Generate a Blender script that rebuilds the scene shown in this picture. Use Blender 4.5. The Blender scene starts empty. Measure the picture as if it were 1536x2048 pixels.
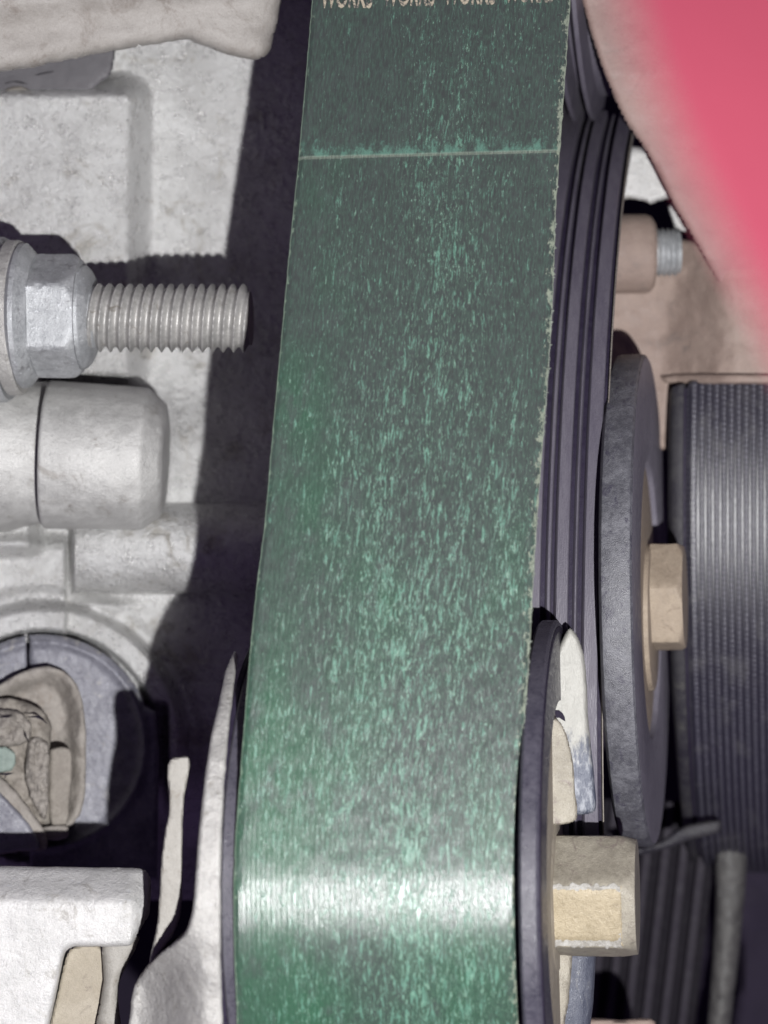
import bpy, bmesh, math, random
import numpy as np
from mathutils import Vector, noise as mnoise

random.seed(7)
F = 4300.0            # focal length of the photograph in its own pixels
MM = 0.001            # everything below is worked out in millimetres
scene = bpy.context.scene
COL = scene.collection

# ------------------------------------------------------------------ camera
cam_data = bpy.data.cameras.new("camera")
cam = bpy.data.objects.new("camera", cam_data)
COL.objects.link(cam)
cam.location = (0, -0.200, 0)
cam.rotation_euler = (math.radians(90), 0, 0)
cam_data.sensor_fit = 'VERTICAL'
cam_data.sensor_height = 36.0
cam_data.sensor_width = 27.0
cam_data.lens = 36.0 * F / 2048.0
cam_data.clip_start = 0.005
cam_data.clip_end = 20.0
cam_data.dof.use_dof = True
cam_data.dof.focus_distance = 0.214
cam_data.dof.aperture_fstop = 31.0
scene.camera = cam
scene.render.resolution_x = 768
scene.render.resolution_y = 1024

# ------------------------------------------------------------------ world: very dim violet ambient fill, added to lift the blacks
world = bpy.data.worlds.new("World")
scene.world = world
world.use_nodes = True
bg = world.node_tree.nodes["Background"]
bg.inputs[0].default_value = (0.60, 0.40, 0.95, 1)
bg.inputs[1].default_value = 0.095

# ------------------------------------------------------------------ the phone's flash, right of and below the lens
fl = bpy.data.lights.new("flash_lamp", 'POINT')
fl.energy = 3.85
fl.color = (0.985, 0.98, 0.98)
fl.shadow_soft_size = 0.0014
flash = bpy.data.objects.new("flash_lamp", fl)
flash.location = (0.027, -0.200, -0.034)
COL.objects.link(flash)

scene.view_settings.view_transform = 'Standard'
scene.view_settings.look = 'None'
scene.view_settings.exposure = 0.0
scene.view_settings.gamma = 1.0

# ------------------------------------------------------------------ geometry helpers
def W(px, py, d):
    """pixel of the photograph + distance from the lens -> point in mm"""
    return np.array([(px - 768.0) * d / F, d - 200.0, (1024.0 - py) * d / F])

ORG = {}
def thing(name, label, cat, origin, group=None, kind=None):
    o = bpy.data.objects.new(name, None)
    o.empty_display_size = 0.003
    COL.objects.link(o)
    o.location = Vector(origin) * MM
    o['label'] = label
    o['category'] = cat
    if group: o['group'] = group
    if kind: o['kind'] = kind
    ORG[o.name] = np.array(origin, float)
    return o

def mk(name, verts, faces, mat, parent, angle=35, uv=None, kind=None, label=None):
    org = ORG[parent.name] if parent is not None else np.zeros(3)
    v = (np.asarray(verts, float) - org) * MM
    me = bpy.data.meshes.new(name)
    me.from_pydata(v.tolist(), [], [list(map(int, f)) for f in faces])
    me.update()
    bm = bmesh.new(); bm.from_mesh(me)
    bmesh.ops.recalc_face_normals(bm, faces=bm.faces)
    bm.to_mesh(me); bm.free()
    if uv is not None:
        lay = me.uv_layers.new(name="UVMap")
        uva = np.asarray(uv, float)
        vi = np.empty(len(me.loops), dtype=np.int32)
        me.loops.foreach_get('vertex_index', vi)
        lay.data.foreach_set('uv', uva[vi].ravel())
    for p in me.polygons: p.use_smooth = True
    if angle is not None:
        me.set_sharp_from_angle(angle=math.radians(angle))
    me.materials.append(mat)
    o = bpy.data.objects.new(name, me)
    COL.objects.link(o)
    if parent is not None: o.parent = parent
    ORG[o.name] = org
    if kind: o['kind'] = kind
    if label: o['label'] = label
    return o

def catmull(pts, step=5.0, closed=True):
    pts = [np.array(p, float) for p in pts]
    n = len(pts); out = []
    rng = n if closed else n - 1
    for i in range(rng):
        p0, p1, p2, p3 = (pts[(i - 1) % n] if closed or i > 0 else pts[0], pts[i % n], pts[(i + 1) % n],
                          pts[(i + 2) % n] if closed or i + 2 < n else pts[-1])
        L = np.linalg.norm(p2 - p1); k = max(1, int(L / step))
        m1 = (p2 - p0) * 0.5; m2 = (p3 - p1) * 0.5
        for m in (m1, m2):
            lm = np.linalg.norm(m)
            if lm > 0.6 * L: m *= 0.6 * L / lm
        for j in range(k):
            t = j / k
            out.append((2*t**3 - 3*t*t + 1) * p1 + (t**3 - 2*t*t + t) * m1 + (-2*t**3 + 3*t*t) * p2 + (t**3 - t*t) * m2)
    if not closed: out.append(pts[-1])
    return np.array(out)

def sdf(P, poly):
    """signed distance (inside positive) and nearest boundary point"""
    A = poly; B = np.roll(poly, -1, axis=0)
    best = np.full(len(P), 1e18); near = np.zeros((len(P), 2)); inside = np.zeros(len(P), bool)
    for a, b in zip(A, B):
        ab = b - a; L2 = ab @ ab
        if L2 < 1e-12: continue
        t = np.clip(((P - a) @ ab) / L2, 0, 1)
        q = a + t[:, None] * ab
        dd = ((P - q) ** 2).sum(1)
        m = dd < best
        best[m] = dd[m]; near[m] = q[m]
        cond = ((a[1] > P[:, 1]) != (b[1] > P[:, 1]))
        with np.errstate(divide='ignore', invalid='ignore'):
            xi = (b[0] - a[0]) * (P[:, 1] - a[1]) / (b[1] - a[1]) + a[0]
        inside ^= cond & (P[:, 0] < xi)
    s = np.sqrt(best)
    return np.where(inside, s, -s), near

def nz(p, s, oct=3, seed=0.0):
    return mnoise.fractal(Vector((p[0] * s + seed, p[1] * s, p[2] * s)), 1.0, 2.0, oct)

def relief(name, outline, dep, mat, parent, thick=6.0, rnd=1.0, step=6.0, smooth=True, sculpt=None,
           rough=0.0, rs=0.6, angle=40, wob=0.0, kind=None, label=None, lean=None):
    """a solid whose seen face follows a depth function: rounded rim, side walls and a back"""
    if not callable(dep):
        d0 = dep; dep = lambda x, y: d0 + 0 * x
    poly = catmull(outline, step) if smooth else np.array(outline, float)
    if wob:
        q = []
        for k, p in enumerate(poly):
            v = mnoise.noise_vector(Vector((p[0] * .045, p[1] * .045, len(poly) * .37)))
            w = mnoise.noise_vector(Vector((p[0] * .15, p[1] * .15, 3.3)))
            q.append(p + np.array([v[0] + .5 * w[0], v[1] + .5 * w[1]]) * wob)
        poly = np.array(q)
    x0, y0 = poly.min(0) - step; x1, y1 = poly.max(0) + step
    xs = np.arange(x0, x1 + step, step); ys = np.arange(y0, y1 + step, step)
    X, Y = np.meshgrid(xs, ys); P = np.stack([X.ravel(), Y.ravel()], 1)
    s, near = sdf(P, poly)
    nx, ny = len(xs), len(ys)
    ok = s > -0.62 * step
    snap = s < 0.45 * step
    Q = np.where((ok & snap)[:, None], near, P)
    e = np.where(snap, 0, s)
    D = dep(Q[:, 0], Q[:, 1]).astype(float)
    emm = e * D / F
    if rnd > 0:
        k = np.clip(emm / rnd, 0, 1)
        D = D + rnd * (1 - np.sqrt(np.clip(1 - (1 - k) ** 2, 0, 1)))
    if sculpt is not None:
        D = D + sculpt(Q[:, 0], Q[:, 1], emm)
    V = np.stack([(Q[:, 0] - 768) * D / F, D - 200, (1024 - Q[:, 1]) * D / F], 1)
    idx = {}; verts = []; faces = []
    okg = ok.reshape(ny, nx); sg = s.reshape(ny, nx)
    def vid(k):
        if k not in idx:
            p = V[k].copy()
            if rough:
                p[1] += rough * nz(p, rs) * (0.3 if snap[k] else 1)
            idx[k] = len(verts); verts.append(p)
        return idx[k]
    cellmask = okg[:-1, :-1] & okg[1:, :-1] & okg[:-1, 1:] & okg[1:, 1:]
    edges = {}
    for j, i in zip(*np.nonzero(cellmask)):
        a = j * nx + i; q = [vid(a), vid(a + 1), vid(a + nx + 1), vid(a + nx)]
        faces.append(q)
        for u, v in zip(q, q[1:] + q[:1]):
            if (v, u) in edges: del edges[(v, u)]
            else: edges[(u, v)] = 1
    if lean is None:
        c = np.clip(poly, (0, 0), (1536, 2048)).mean(0)
        lean = ((c[0] - 768) / F, (1024 - c[1]) / F)
    nf = len(verts); back = {}
    def bid(k):
        if k not in back:
            p = verts[k]; back[k] = len(verts)
            verts.append(np.array([p[0] + lean[0] * thick, p[1] + thick, p[2] + lean[1] * thick]))
        return back[k]
    for (u, v) in list(edges):
        faces.append([v, u, bid(u), bid(v)])
    return mk(name, verts, faces, mat, parent, angle, kind=kind, label=label)

AX = np.array([1.0, -0.2, 0.02]); AX /= np.linalg.norm(AX)
def frame(a):
    a = np.array(a, float); a /= np.linalg.norm(a)
    e1 = np.array([0, -1.0, 0]); e1 -= a * (e1 @ a); e1 /= np.linalg.norm(e1)
    e2 = np.cross(a, e1)
    if e2[2] < 0: e2 = -e2
    return a, e1, e2

def lathe(name, O, a, prof, mat, parent, n=96, a0=None, a1=None, angle=30, jit=0.0, js=0.8, phase=0.0, kind=None, label=None):
    a, e1, e2 = frame(a); O = np.array(O, float)
    full = a0 is None
    m = n if full else n + 1
    verts = []; faces = []
    for (t, r) in prof:
        for k in range(m):
            th = phase + (2 * math.pi * k / n if full else math.radians(a0 + (a1 - a0) * k / n))
            p = O + a * t + (e1 * math.cos(th) + e2 * math.sin(th)) * r
            if jit and r > 0:
                q = nz(p, js)
                p = p + (e1 * math.cos(th) + e2 * math.sin(th)) * q * jit + a * q * jit * .4
            verts.append(p)
    for i in range(len(prof) - 1):
        for k in range(n):
            k2 = (k + 1) % n if full else k + 1
            f = [i * m + k, i * m + k2, (i + 1) * m + k2, (i + 1) * m + k]
            if prof[i][1] == 0: f = [f[0], f[2], f[3]] if full else f
            faces.append(f)
    return mk(name, verts, faces, mat, parent, angle, kind=kind, label=label)

def thread(name, O, a, L, R, pitch, h, mat, parent, tip=1.0, hand=1, core=0):
    a, e1, e2 = frame(a); O = np.array(O, float)
    nt = int(L / pitch * 14); na = 72
    verts = []; faces = []
    for i in range(nt + 1):
        t = L * i / nt
        for k in range(na):
            th = 2 * math.pi * k / na
            ph = (t / pitch + hand * th / (2 * math.pi)) % 1.0
            tri = abs(ph * 2 - 1)
            prof = min(1, max(0, (tri - 0.10) / 0.74)) ** 0.9
            r = R - h * prof
            r += 0.03 * mnoise.noise(Vector((t * 2, math.cos(th) * 4, math.sin(th) * 4)))
            if t > L - tip: r -= (t - L + tip) * 0.75
            if t < core: r = min(r, R - h * .5)
            verts.append(O + a * t + (e1 * math.cos(th) + e2 * math.sin(th)) * r)
    for i in range(nt):
        for k in range(na):
            k2 = (k + 1) % na
            faces.append([i * na + k, i * na + k2, (i + 1) * na + k2, (i + 1) * na + k])
    c = len(verts); verts.append(O + a * L)
    for k in range(na): faces.append([nt * na + k, nt * na + (k + 1) % na, c])
    return mk(name, verts, faces, mat, parent, 50)

def hexa(name, O, a, L, R, mat, parent, phase=0.0, cham=0.6, bev=0.18, both=False, label=None):
    """hexagonal prism with turned chamfer and softened edges"""
    a, e1, e2 = frame(a); O = np.array(O, float)
    # radial function of a hexagon cut by a cone -> corners round off at the end
    na = 96; nt = 26; verts = []; faces = []
    for i in range(nt + 1):
        t = L * i / nt
        for k in range(na):
            th = 2 * math.pi * k / na
            w = (th - phase + math.pi / 6) % (math.pi / 3) - math.pi / 6
            r = R * math.cos(math.pi / 6) / math.cos(w)
            r = -np.logaddexp(-r * 14, -(R * 0.985) * 14) / 14
            lim = R * .88 + (L - t) / cham * R * 0.12 * 1.2
            r = -np.logaddexp(-r * 14, -lim * 14) / 14
            if both:
                lim = R * .88 + t / cham * R * 0.12 * 1.2
                r = -np.logaddexp(-r * 14, -lim * 14) / 14
            p = O + a * t + (e1 * math.cos(th) + e2 * math.sin(th)) * r
            p = p + (e1 * math.cos(th) + e2 * math.sin(th)) * 0.05 * nz(p, 1.3)
            verts.append(p)
    for i in range(nt):
        for k in range(na):
            k2 = (k + 1) % na
            faces.append([i * na + k, i * na + k2, (i + 1) * na + k2, (i + 1) * na + k])
    for base, t in ((0, 0), (nt * na, L)):
        c = len(verts); verts.append(O + a * (t + (0.05 if t else 0)))
        for k in range(na): faces.append([base + k, base + (k + 1) % na, c])
    return mk(name, verts, faces, mat, parent, 26, label=label)

# ------------------------------------------------------------------ material helpers
def lin(r, g, b):
    f = lambda c: (c / 255 / 12.92) if c / 255 <= 0.04045 else ((c / 255 + 0.055) / 1.055) ** 2.4
    return (f(r), f(g), f(b), 1)

class NT:
    def __init__(self, name):
        self.m = bpy.data.materials.new(name); self.m.use_nodes = True
        self.t = self.m.node_tree; self.n = self.t.nodes; self.l = self.t.links
        self.b = self.n["Principled BSDF"]
        self.b.inputs['Specular IOR Level'].default_value = 0.5
    def coord(self, uv=False, scale=(1000, 1000, 1000)):
        tc = self.n.new('ShaderNodeTexCoord'); mp = self.n.new('ShaderNodeMapping')
        mp.inputs['Scale'].default_value = scale
        self.l.new(tc.outputs['UV' if uv else 'Object'], mp.inputs['Vector'])
        return mp.outputs[0]
    def mapv(self, v, scale, loc=(0, 0, 0)):
        mp = self.n.new('ShaderNodeMapping'); mp.inputs['Scale'].default_value = scale
        mp.inputs['Location'].default_value = loc
        self.l.new(v, mp.inputs['Vector']); return mp.outputs[0]
    def noise(self, v, s, detail=4, rough=0.6, dist=0.0):
        k = self.n.new('ShaderNodeTexNoise'); k.inputs['Scale'].default_value = s
        k.inputs['Detail'].default_value = detail; k.inputs['Roughness'].default_value = rough
        k.inputs['Distortion'].default_value = dist
        self.l.new(v, k.inputs['Vector']); return k.outputs['Fac']
    def voro(self, v, s, feature='F1', out='Distance'):
        k = self.n.new('ShaderNodeTexVoronoi'); k.inputs['Scale'].default_value = s
        k.feature = feature
        self.l.new(v, k.inputs['Vector']); return k.outputs[out]
    def ramp(self, f, a, b, lo=0.0, hi=1.0, smooth=True):
        k = self.n.new('ShaderNodeMapRange')
        k.interpolation_type = 'SMOOTHSTEP' if smooth else 'LINEAR'
        k.inputs['From Min'].default_value = a; k.inputs['From Max'].default_value = b
        k.inputs['To Min'].default_value = lo; k.inputs['To Max'].default_value = hi
        self.l.new(f, k.inputs['Value']); return k.outputs['Result']
    def math(self, op, a, b=None, c=None):
        k = self.n.new('ShaderNodeMath'); k.operation = op
        for i, x in enumerate((a, b, c)):
            if x is None: continue
            if isinstance(x, (int, float)): k.inputs[i].default_value = x
            else: self.l.new(x, k.inputs[i])
        return k.outputs[0]
    def mix(self, f, a, b):
        k = self.n.new('ShaderNodeMix'); k.data_type = 'RGBA'
        if isinstance(f, (int, float)): k.inputs['Factor'].default_value = f
        else: self.l.new(f, k.inputs['Factor'])
        for nm, x in (('A', a), ('B', b)):
            s = [i for i in k.inputs if i.name == nm and i.type == 'RGBA'][0]
            if isinstance(x, (tuple, list)): s.default_value = x
            else: self.l.new(x, s)
        return [o for o in k.outputs if o.type == 'RGBA'][0]
    def bump(self, h, dist_mm, strength=1.0, nrm=None):
        k = self.n.new('ShaderNodeBump'); k.inputs['Distance'].default_value = dist_mm * MM
        k.inputs['Strength'].default_value = strength
        self.l.new(h, k.inputs['Height'])
        if nrm is not None: self.l.new(nrm, k.inputs['Normal'])
        return k.outputs[0]
    def sep(self, v):
        k = self.n.new('ShaderNodeSeparateXYZ'); self.l.new(v, k.inputs[0]); return k.outputs
    def comb(self, x, y, z=0.0):
        k = self.n.new('ShaderNodeCombineXYZ')
        for i, q in enumerate((x, y, z)):
            if isinstance(q, (int, float)): k.inputs[i].default_value = q
            else: self.l.new(q, k.inputs[i])
        return k.outputs[0]
    def set(self, color=None, rough=None, metal=None, normal=None, spec=None):
        for nm, x in (('Base Color', color), ('Roughness', rough), ('Metallic', metal), ('Normal', normal), ('Specular IOR Level', spec)):
            if x is None: continue
            if isinstance(x, (int, float, tuple)): self.b.inputs[nm].default_value = x
            else: self.l.new(x, self.b.inputs[nm])
        return self.m

def surface(name, c1, c2, stain=None, rough=0.5, metal=0.0, grain=3.0, gdepth=0.10, blotch=0.25, spec=0.5,
            speck=None, speck_amt=0.62, streak=None, lump=0.0, rvar=0.15, stain_amt=0.55, fine=9.0, fined=0.04, gloss=0.0, grit=.025, pits=.35):
    """a dusty, mottled, finely pitted surface; sizes in mm"""
    t = NT(name); v = t.coord()
    if streak: v2 = t.mapv(v, streak)
    else: v2 = v
    big = t.noise(v2, blotch, 5, 0.65, 0.4)
    mid = t.noise(v2, blotch * 5, 5, 0.7)
    col = t.mix(t.ramp(t.math('ADD', t.math('MULTIPLY', big, .6), t.math('MULTIPLY', mid, .4)), .36, .64), c1, c2)
    if stain:
        sm = t.ramp(t.noise(t.mapv(v2, (1, 1, 1), (31, 7, 3)), blotch * 1.7, 6, 0.75, 0.8), stain_amt, stain_amt + .14)
        col = t.mix(sm, col, stain)
    if speck:
        sp = t.ramp(t.noise(v, 2.6, 6, 0.85), speck_amt, speck_amt + .06)
        col = t.mix(sp, col, speck)
    if pits:
        pn = t.noise(t.mapv(v, (1, 1, 1), (5, 9, 2)), 3.4, 4, .7)
        pm = t.math('MULTIPLY', t.ramp(pn, .40, .31), t.ramp(mid, .62, .42))
        col = t.mix(t.math('MULTIPLY', pm, pits), col, (c1[0] * .35, c1[1] * .33, c1[2] * .32, 1))
        gr = t.noise(v, 7.0, 2, .6)
        col = t.mix(t.ramp(gr, .30, .70, .22, 0), col, (c1[0] * .5, c1[1] * .5, c1[2] * .5, 1))
    g = t.noise(v2, grain, 6, 0.75)
    g2 = t.voro(v2, fine)
    n = t.bump(g, gdepth * 1.0)
    n = t.bump(g2, fined * .5, 1.0, n)
    if grit: n = t.bump(t.noise(v, 5.5, 3, .7), grit, 1.0, n)
    if lump: n = t.bump(t.noise(v, .55, 3, .5), lump, 1.0, n)
    rr = t.ramp(mid, .3, .7, max(.05, rough - rvar), min(1, rough + rvar))
    if speck and gloss: rr = t.math('SUBTRACT', rr, t.math('MULTIPLY', sp, gloss))
    return t.set(col, rr, metal, n, spec)

M = {}
M['cast'] = surface('cast_aluminium', (.50, .495, .485, 1), (.70, .70, .69, 1), (.36, .34, .305, 1), rough=.34, metal=.45, grain=1.7, gdepth=.34, blotch=.10, speck=(.62, .62, .62, 1), speck_amt=.58, spec=.9, fine=3.0, fined=.14, gloss=.14, grit=.075, pits=.5)
M['cast_boss'] = surface('cast_boss', (.39, .385, .375, 1), (.53, .525, .51, 1), (.30, .285, .265, 1), rough=.43, metal=.3, grain=2.4, gdepth=.12, blotch=.16, speck=(.28, .28, .28, 1), speck_amt=.66, spec=.6, fined=.02, grit=.04)
M['zinc'] = surface('zinc_plated_steel', (.30, .31, .32, 1), (.46, .47, .48, 1), (.22, .22, .225, 1), rough=.44, metal=.4, grain=2.6, gdepth=.10, blotch=.35, speck=(.68, .70, .73, 1), speck_amt=.58, fined=.02)
M['thread'] = surface('dusty_thread', (.30, .295, .285, 1), (.42, .41, .395, 1), (.22, .20, .175, 1), rough=.46, metal=.35, grain=3.0, gdepth=.03, blotch=.4, fined=.01)
M['dusty_pipe'] = surface('tan_dusted_alloy', (.255, .235, .215, 1), (.33, .31, .29, 1), (.21, .185, .165, 1), rough=.5, grain=1.6, gdepth=.12, blotch=.14, speck=(.24, .205, .18, 1), speck_amt=.62, stain_amt=.5)
M['filler'] = surface('grey_filler', (.082, .078, .086, 1), (.105, .10, .108, 1), None, rough=.6, grain=1.4, gdepth=.03, blotch=.2)
M['ring'] = surface('slate_plastic', (.125, .125, .150, 1), (.215, .215, .245, 1), (.27, .26, .25, 1), rough=.40, grain=2.2, gdepth=.06, blotch=.28, speck=(.45, .47, .56, 1), speck_amt=.62, stain_amt=.56, lump=.12)
M['clay'] = surface('caked_dust', (.205, .185, .165, 1), (.30, .275, .25, 1), (.22, .19, .165, 1), rough=.75, grain=1.6, gdepth=.14, blotch=.25, lump=.2)
M['mint'] = surface('mint_paint_fleck', (.17, .215, .19, 1), (.25, .30, .27, 1), None, rough=.6, grain=2, gdepth=.1)
M['bracket'] = surface('bracket_alloy', (.48, .475, .465, 1), (.60, .59, .58, 1), (.37, .355, .33, 1), rough=.42, metal=.25, grain=2.2, gdepth=.16, blotch=.25, speck=(.52, .53, .56, 1), speck_amt=.58)
M['arm'] = surface('arm_alloy', (.35, .34, .325, 1), (.45, .44, .42, 1), (.25, .235, .21, 1), rough=.40, metal=.25, grain=2.2, gdepth=.16, blotch=.3, speck=(.52, .53, .56, 1), speck_amt=.60, lump=.15)
M['beige'] = surface('beige_dust', (.255, .222, .17, 1), (.32, .285, .23, 1), (.20, .17, .135, 1), rough=.7, grain=2.2, gdepth=.06, blotch=.3)
M['strip'] = surface('pale_strip', (.235, .222, .20, 1), (.30, .285, .26, 1), (.19, .17, .145, 1), rough=.6, grain=3, gdepth=.05, blotch=.35)
M['black'] = surface('black_flange_paint', (.038, .036, .050, 1), (.066, .062, .080, 1), None, rough=.36, grain=2.6, gdepth=.04, blotch=.35, speck=(.17, .165, .20, 1), speck_amt=.67)
M['ribbed'] = surface('violet_black_rubber', (.078, .070, .093, 1), (.102, .093, .116, 1), None, rough=.55, grain=3.0, gdepth=.02, blotch=.25, streak=(1, .3, .12))
M['groove'] = surface('groove_shade_rubber', (.016, .012, .026, 1), (.024, .019, .037, 1), None, rough=.6, spec=.2, grain=3.0, gdepth=.02, blotch=.25)  # near-black rib rubber, painting shade into grooves and gaps
M['disc_rim'] = surface('worn_black_steel', (.062, .062, .072, 1), (.13, .13, .145, 1), (.045, .042, .06, 1), rough=.45, grain=2.4, gdepth=.06, blotch=.35, speck=(.30, .30, .31, 1), speck_amt=.63, stain_amt=.52)
M['disc_face'] = surface('slate_disc', (.15, .14, .17, 1), (.20, .187, .22, 1), None, rough=.5, grain=2.4, gdepth=.03, blotch=.2)
M['shroud'] = surface('veil_tinted_shroud', (.24, .165, .148, 1), (.30, .215, .19, 1), (.21, .155, .135, 1), rough=.6, grain=1.6, gdepth=.06, blotch=.10, speck=(.38, .28, .25, 1), speck_amt=.64)  # tan pushed towards pink, painting in the red guard's blurred veil
M['tan'] = surface('tan_dust', (.25, .20, .15, 1), (.33, .27, .205, 1), (.20, .155, .115, 1), rough=.65, grain=2.4, gdepth=.08, blotch=.25)
M['tanhouse'] = surface('tan_housing', (.235, .175, .148, 1), (.30, .23, .195, 1), (.20, .158, .138, 1), rough=.65, grain=1.6, gdepth=.10, blotch=.12, speck=(.38, .32, .27, 1), speck_amt=.63)
M['gold'] = surface('zinc_yellow_bolt', (.26, .215, .140, 1), (.34, .285, .195, 1), (.19, .155, .105, 1), rough=.48, metal=.1, grain=3.2, gdepth=.05, blotch=.35, speck=(.22, .17, .11, 1), speck_amt=.66)
M['goldworn'] = surface('worn_bolt_head', (.20, .18, .145, 1), (.29, .265, .215, 1), (.165, .135, .12, 1), rough=.5, metal=.1, grain=2.6, gdepth=.08, blotch=.3, speck=(.42, .42, .40, 1), speck_amt=.63)
M['salt'] = surface('white_oxide', (.22, .205, .18, 1), (.40, .39, .37, 1), None, rough=.7, grain=3, gdepth=.12, blotch=.6)
M['blue'] = surface('blue_grey_steel', (.045, .050, .072, 1), (.085, .092, .12, 1), (.13, .132, .14, 1), rough=.55, metal=.1, grain=3.0, gdepth=.05, blotch=.35, speck=(.24, .26, .30, 1), speck_amt=.6, streak=(1, 1, .35))
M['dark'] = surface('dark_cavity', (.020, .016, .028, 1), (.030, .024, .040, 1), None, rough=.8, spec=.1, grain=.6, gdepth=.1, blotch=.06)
M['dust_grey'] = surface('grey_dust', (.060, .058, .056, 1), (.10, .097, .092, 1), None, rough=.6, grain=2, gdepth=.06, blotch=.2)
t = NT('red_plastic')
v = t.coord()
M['red'] = t.set(t.mix(t.ramp(t.noise(v, .15, 3), .3, .7), (.036, .0030, .0076, 1), (.044, .0040, .0090, 1)), .7, 0.0, t.bump(t.noise(v, 1.5, 3), .05), .12)

t = NT('grey_blue_plate'); v = t.coord(); z_ = t.sep(v)[2]
nn = t.noise(t.mapv(v, (1, 1, .4)), 1.6, 6, .75)
fac = t.ramp(t.math('ADD', z_, t.math('MULTIPLY', t.math('SUBTRACT', nn, .5), 12)), 6.5, 10.5)
cc = t.mix(t.ramp(nn, .45, .62), (.06, .068, .095, 1), (.20, .21, .235, 1))
cc = t.mix(fac, cc, t.mix(nn, (.21, .205, .185, 1), (.31, .305, .28, 1)))  # blends from streaky blue at the bottom to pale grey above
M['plate'] = t.set(cc, .45, .1, t.bump(nn, .12), .5)

# --- main belt: uv are millimetres across / along
def belt_material():
    t = NT('green_dusted_belt'); uv = t.coord(True, (1, 1, 1))
    s = t.sep(uv); u, w = s[0], s[1]
    n_grain = t.noise(t.mapv(uv, (5.5, .9, 1)), 1.0, 6, .75)
    n_fine = t.noise(t.mapv(uv, (9, 5, 1), (5, 3, 0)), 1.0, 5, .8)
    track = t.noise(t.mapv(uv, (.95, .03, 1), (3, 0, 0)), 1.0, 4, .7)
    reg = t.noise(t.mapv(uv, (.12, .06, 1), (9, 4, 0)), 1.0, 3, .5)
    # background: slate to green, greener towards the lower left
    gm = t.math('ADD', t.ramp(w, 75, -5, 0, .62, False), t.ramp(u, 22, 2, 0, .32, False))
    gm = t.math('ADD', gm, t.math('MULTIPLY', t.math('SUBTRACT', reg, .5), 1.3))
    gm = t.ramp(gm, .22, 1.15)
    base = t.mix(gm, (.027, .030, .031, 1), (.015, .060, .032, 1))
    base = t.mix(t.ramp(t.noise(t.mapv(uv, (.5, .22, 1), (2, 8, 0)), 1.0, 4, .6), .46, .70, 0, .75), base, (.034, .039, .040, 1))
    base = t.mix(t.ramp(n_grain, .40, .68, 0, .5), base, (.045, .092, .070, 1))
    base = t.mix(t.ramp(n_fine, .56, .36, 0, .6), base, (.030, .034, .036, 1))
    # flecks
    f1 = t.noise(t.mapv(uv, (3.1, .55, 1), (1, 1, 0)), 1.0, 7, .72, .6)
    f2 = t.noise(t.mapv(uv, (5.5, 1.3, 1), (7, 2, 0)), 1.0, 5, .72, .5)
    dens = t.math('ADD', t.math('MULTIPLY', t.math('SUBTRACT', track, .5), .22), t.math('MULTIPLY', t.math('SUBTRACT', reg, .5), .12))
    mid = t.math('SUBTRACT', .5, t.math('ABSOLUTE', t.math('DIVIDE', t.math('SUBTRACT', u, 14.5), 25.0)))
    dens = t.math('ADD', dens, t.math('MULTIPLY', mid, .13))
    dens = t.math('ADD', dens, t.ramp(w, 88, 20, -.055, .0, False))
    q1 = t.ramp(t.math('ADD', f1, dens), .560, .650)
    q2 = t.ramp(t.math('ADD', f2, t.math('MULTIPLY', dens, .8)), .59, .665)
    tex = t.ramp(n_fine, .35, .62, .35, 1)
    c = t.mix(t.math('MULTIPLY', t.math('MULTIPLY', q1, tex), .82), base, (.085, .185, .145, 1))
    c = t.mix(t.math('MULTIPLY', t.math('MULTIPLY', q2, tex), .70), c, t.mix(reg, (.105, .235, .17, 1), (.19, .28, .24, 1)))
    # drift of dust lying against the splice
    sd = t.math('SUBTRACT', w, SEAM_S)
    near = t.math('MULTIPLY', t.ramp(sd, 3.2, 0.1, 0, 1, False), t.ramp(sd, -.02, .05))
    dm = t.ramp(t.math('ADD', t.noise(t.mapv(uv, (.9, .45, 1), (4, 4, 0)), 1.0, 6, .8), t.math('MULTIPLY', near, .30)), .69, .86)
    dm = t.math('MULTIPLY', dm, t.math('MULTIPLY', t.ramp(near, 0, .35), t.ramp(n_fine, .3, .6, .4, 1)))
    c = t.mix(t.math('MULTIPLY', dm, .85), c, (.065, .135, .112, 1))
    lip = t.math('MULTIPLY', t.ramp(sd, .22, .06), t.ramp(sd, -.08, .0))
    c = t.mix(t.math('MULTIPLY', lip, t.ramp(n_grain, .35, .6, .15, .7)), c, (.13, .15, .13, 1))
    # frayed pale selvedge on the right, thin on the left
    en = t.noise(t.mapv(uv, (1.6, .8, 1), (0, 6, 0)), 1.0, 6, .8)
    er = t.math('SUBTRACT', 25.0, u)
    ed = t.ramp(t.math('SUBTRACT', er, t.math('MULTIPLY', t.ramp(en, .46, .70, 0, 1), 1.1)), .10, .0)
    c = t.mix(t.math('MULTIPLY', ed, .9), c, t.mix(n_fine, (.09, .10, .085, 1), (.20, .225, .185, 1)))
    el = t.ramp(t.math('SUBTRACT', u, t.math('MULTIPLY', t.ramp(en, .52, .74), .6)), .12, .0)
    c = t.mix(t.math('MULTIPLY', el, .7), c, (.15, .20, .16, 1))
    vs = t.n.new('ShaderNodeVectorMath'); vs.operation = 'MULTIPLY'; vs.inputs[1].default_value = (1.42, 1.42, 1.34)
    t.l.new(c, vs.inputs[0]); c = vs.outputs[0]
    # weave ridges along the belt plus abrasion
    wav = t.math('SINE', t.math('ADD', t.math('MULTIPLY', u, 2 * math.pi / .46), t.math('MULTIPLY', reg, 9)))
    n = t.bump(wav, .0045)
    n = t.bump(n_grain, .024, 1, n)
    n = t.bump(n_fine, .020, 1, n)
    n = t.bump(q1, .012, 1, n)
    r = t.math('SUBTRACT', t.ramp(n_grain, .3, .7, .20, .28), t.math('MULTIPLY', q1, .02))
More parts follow.
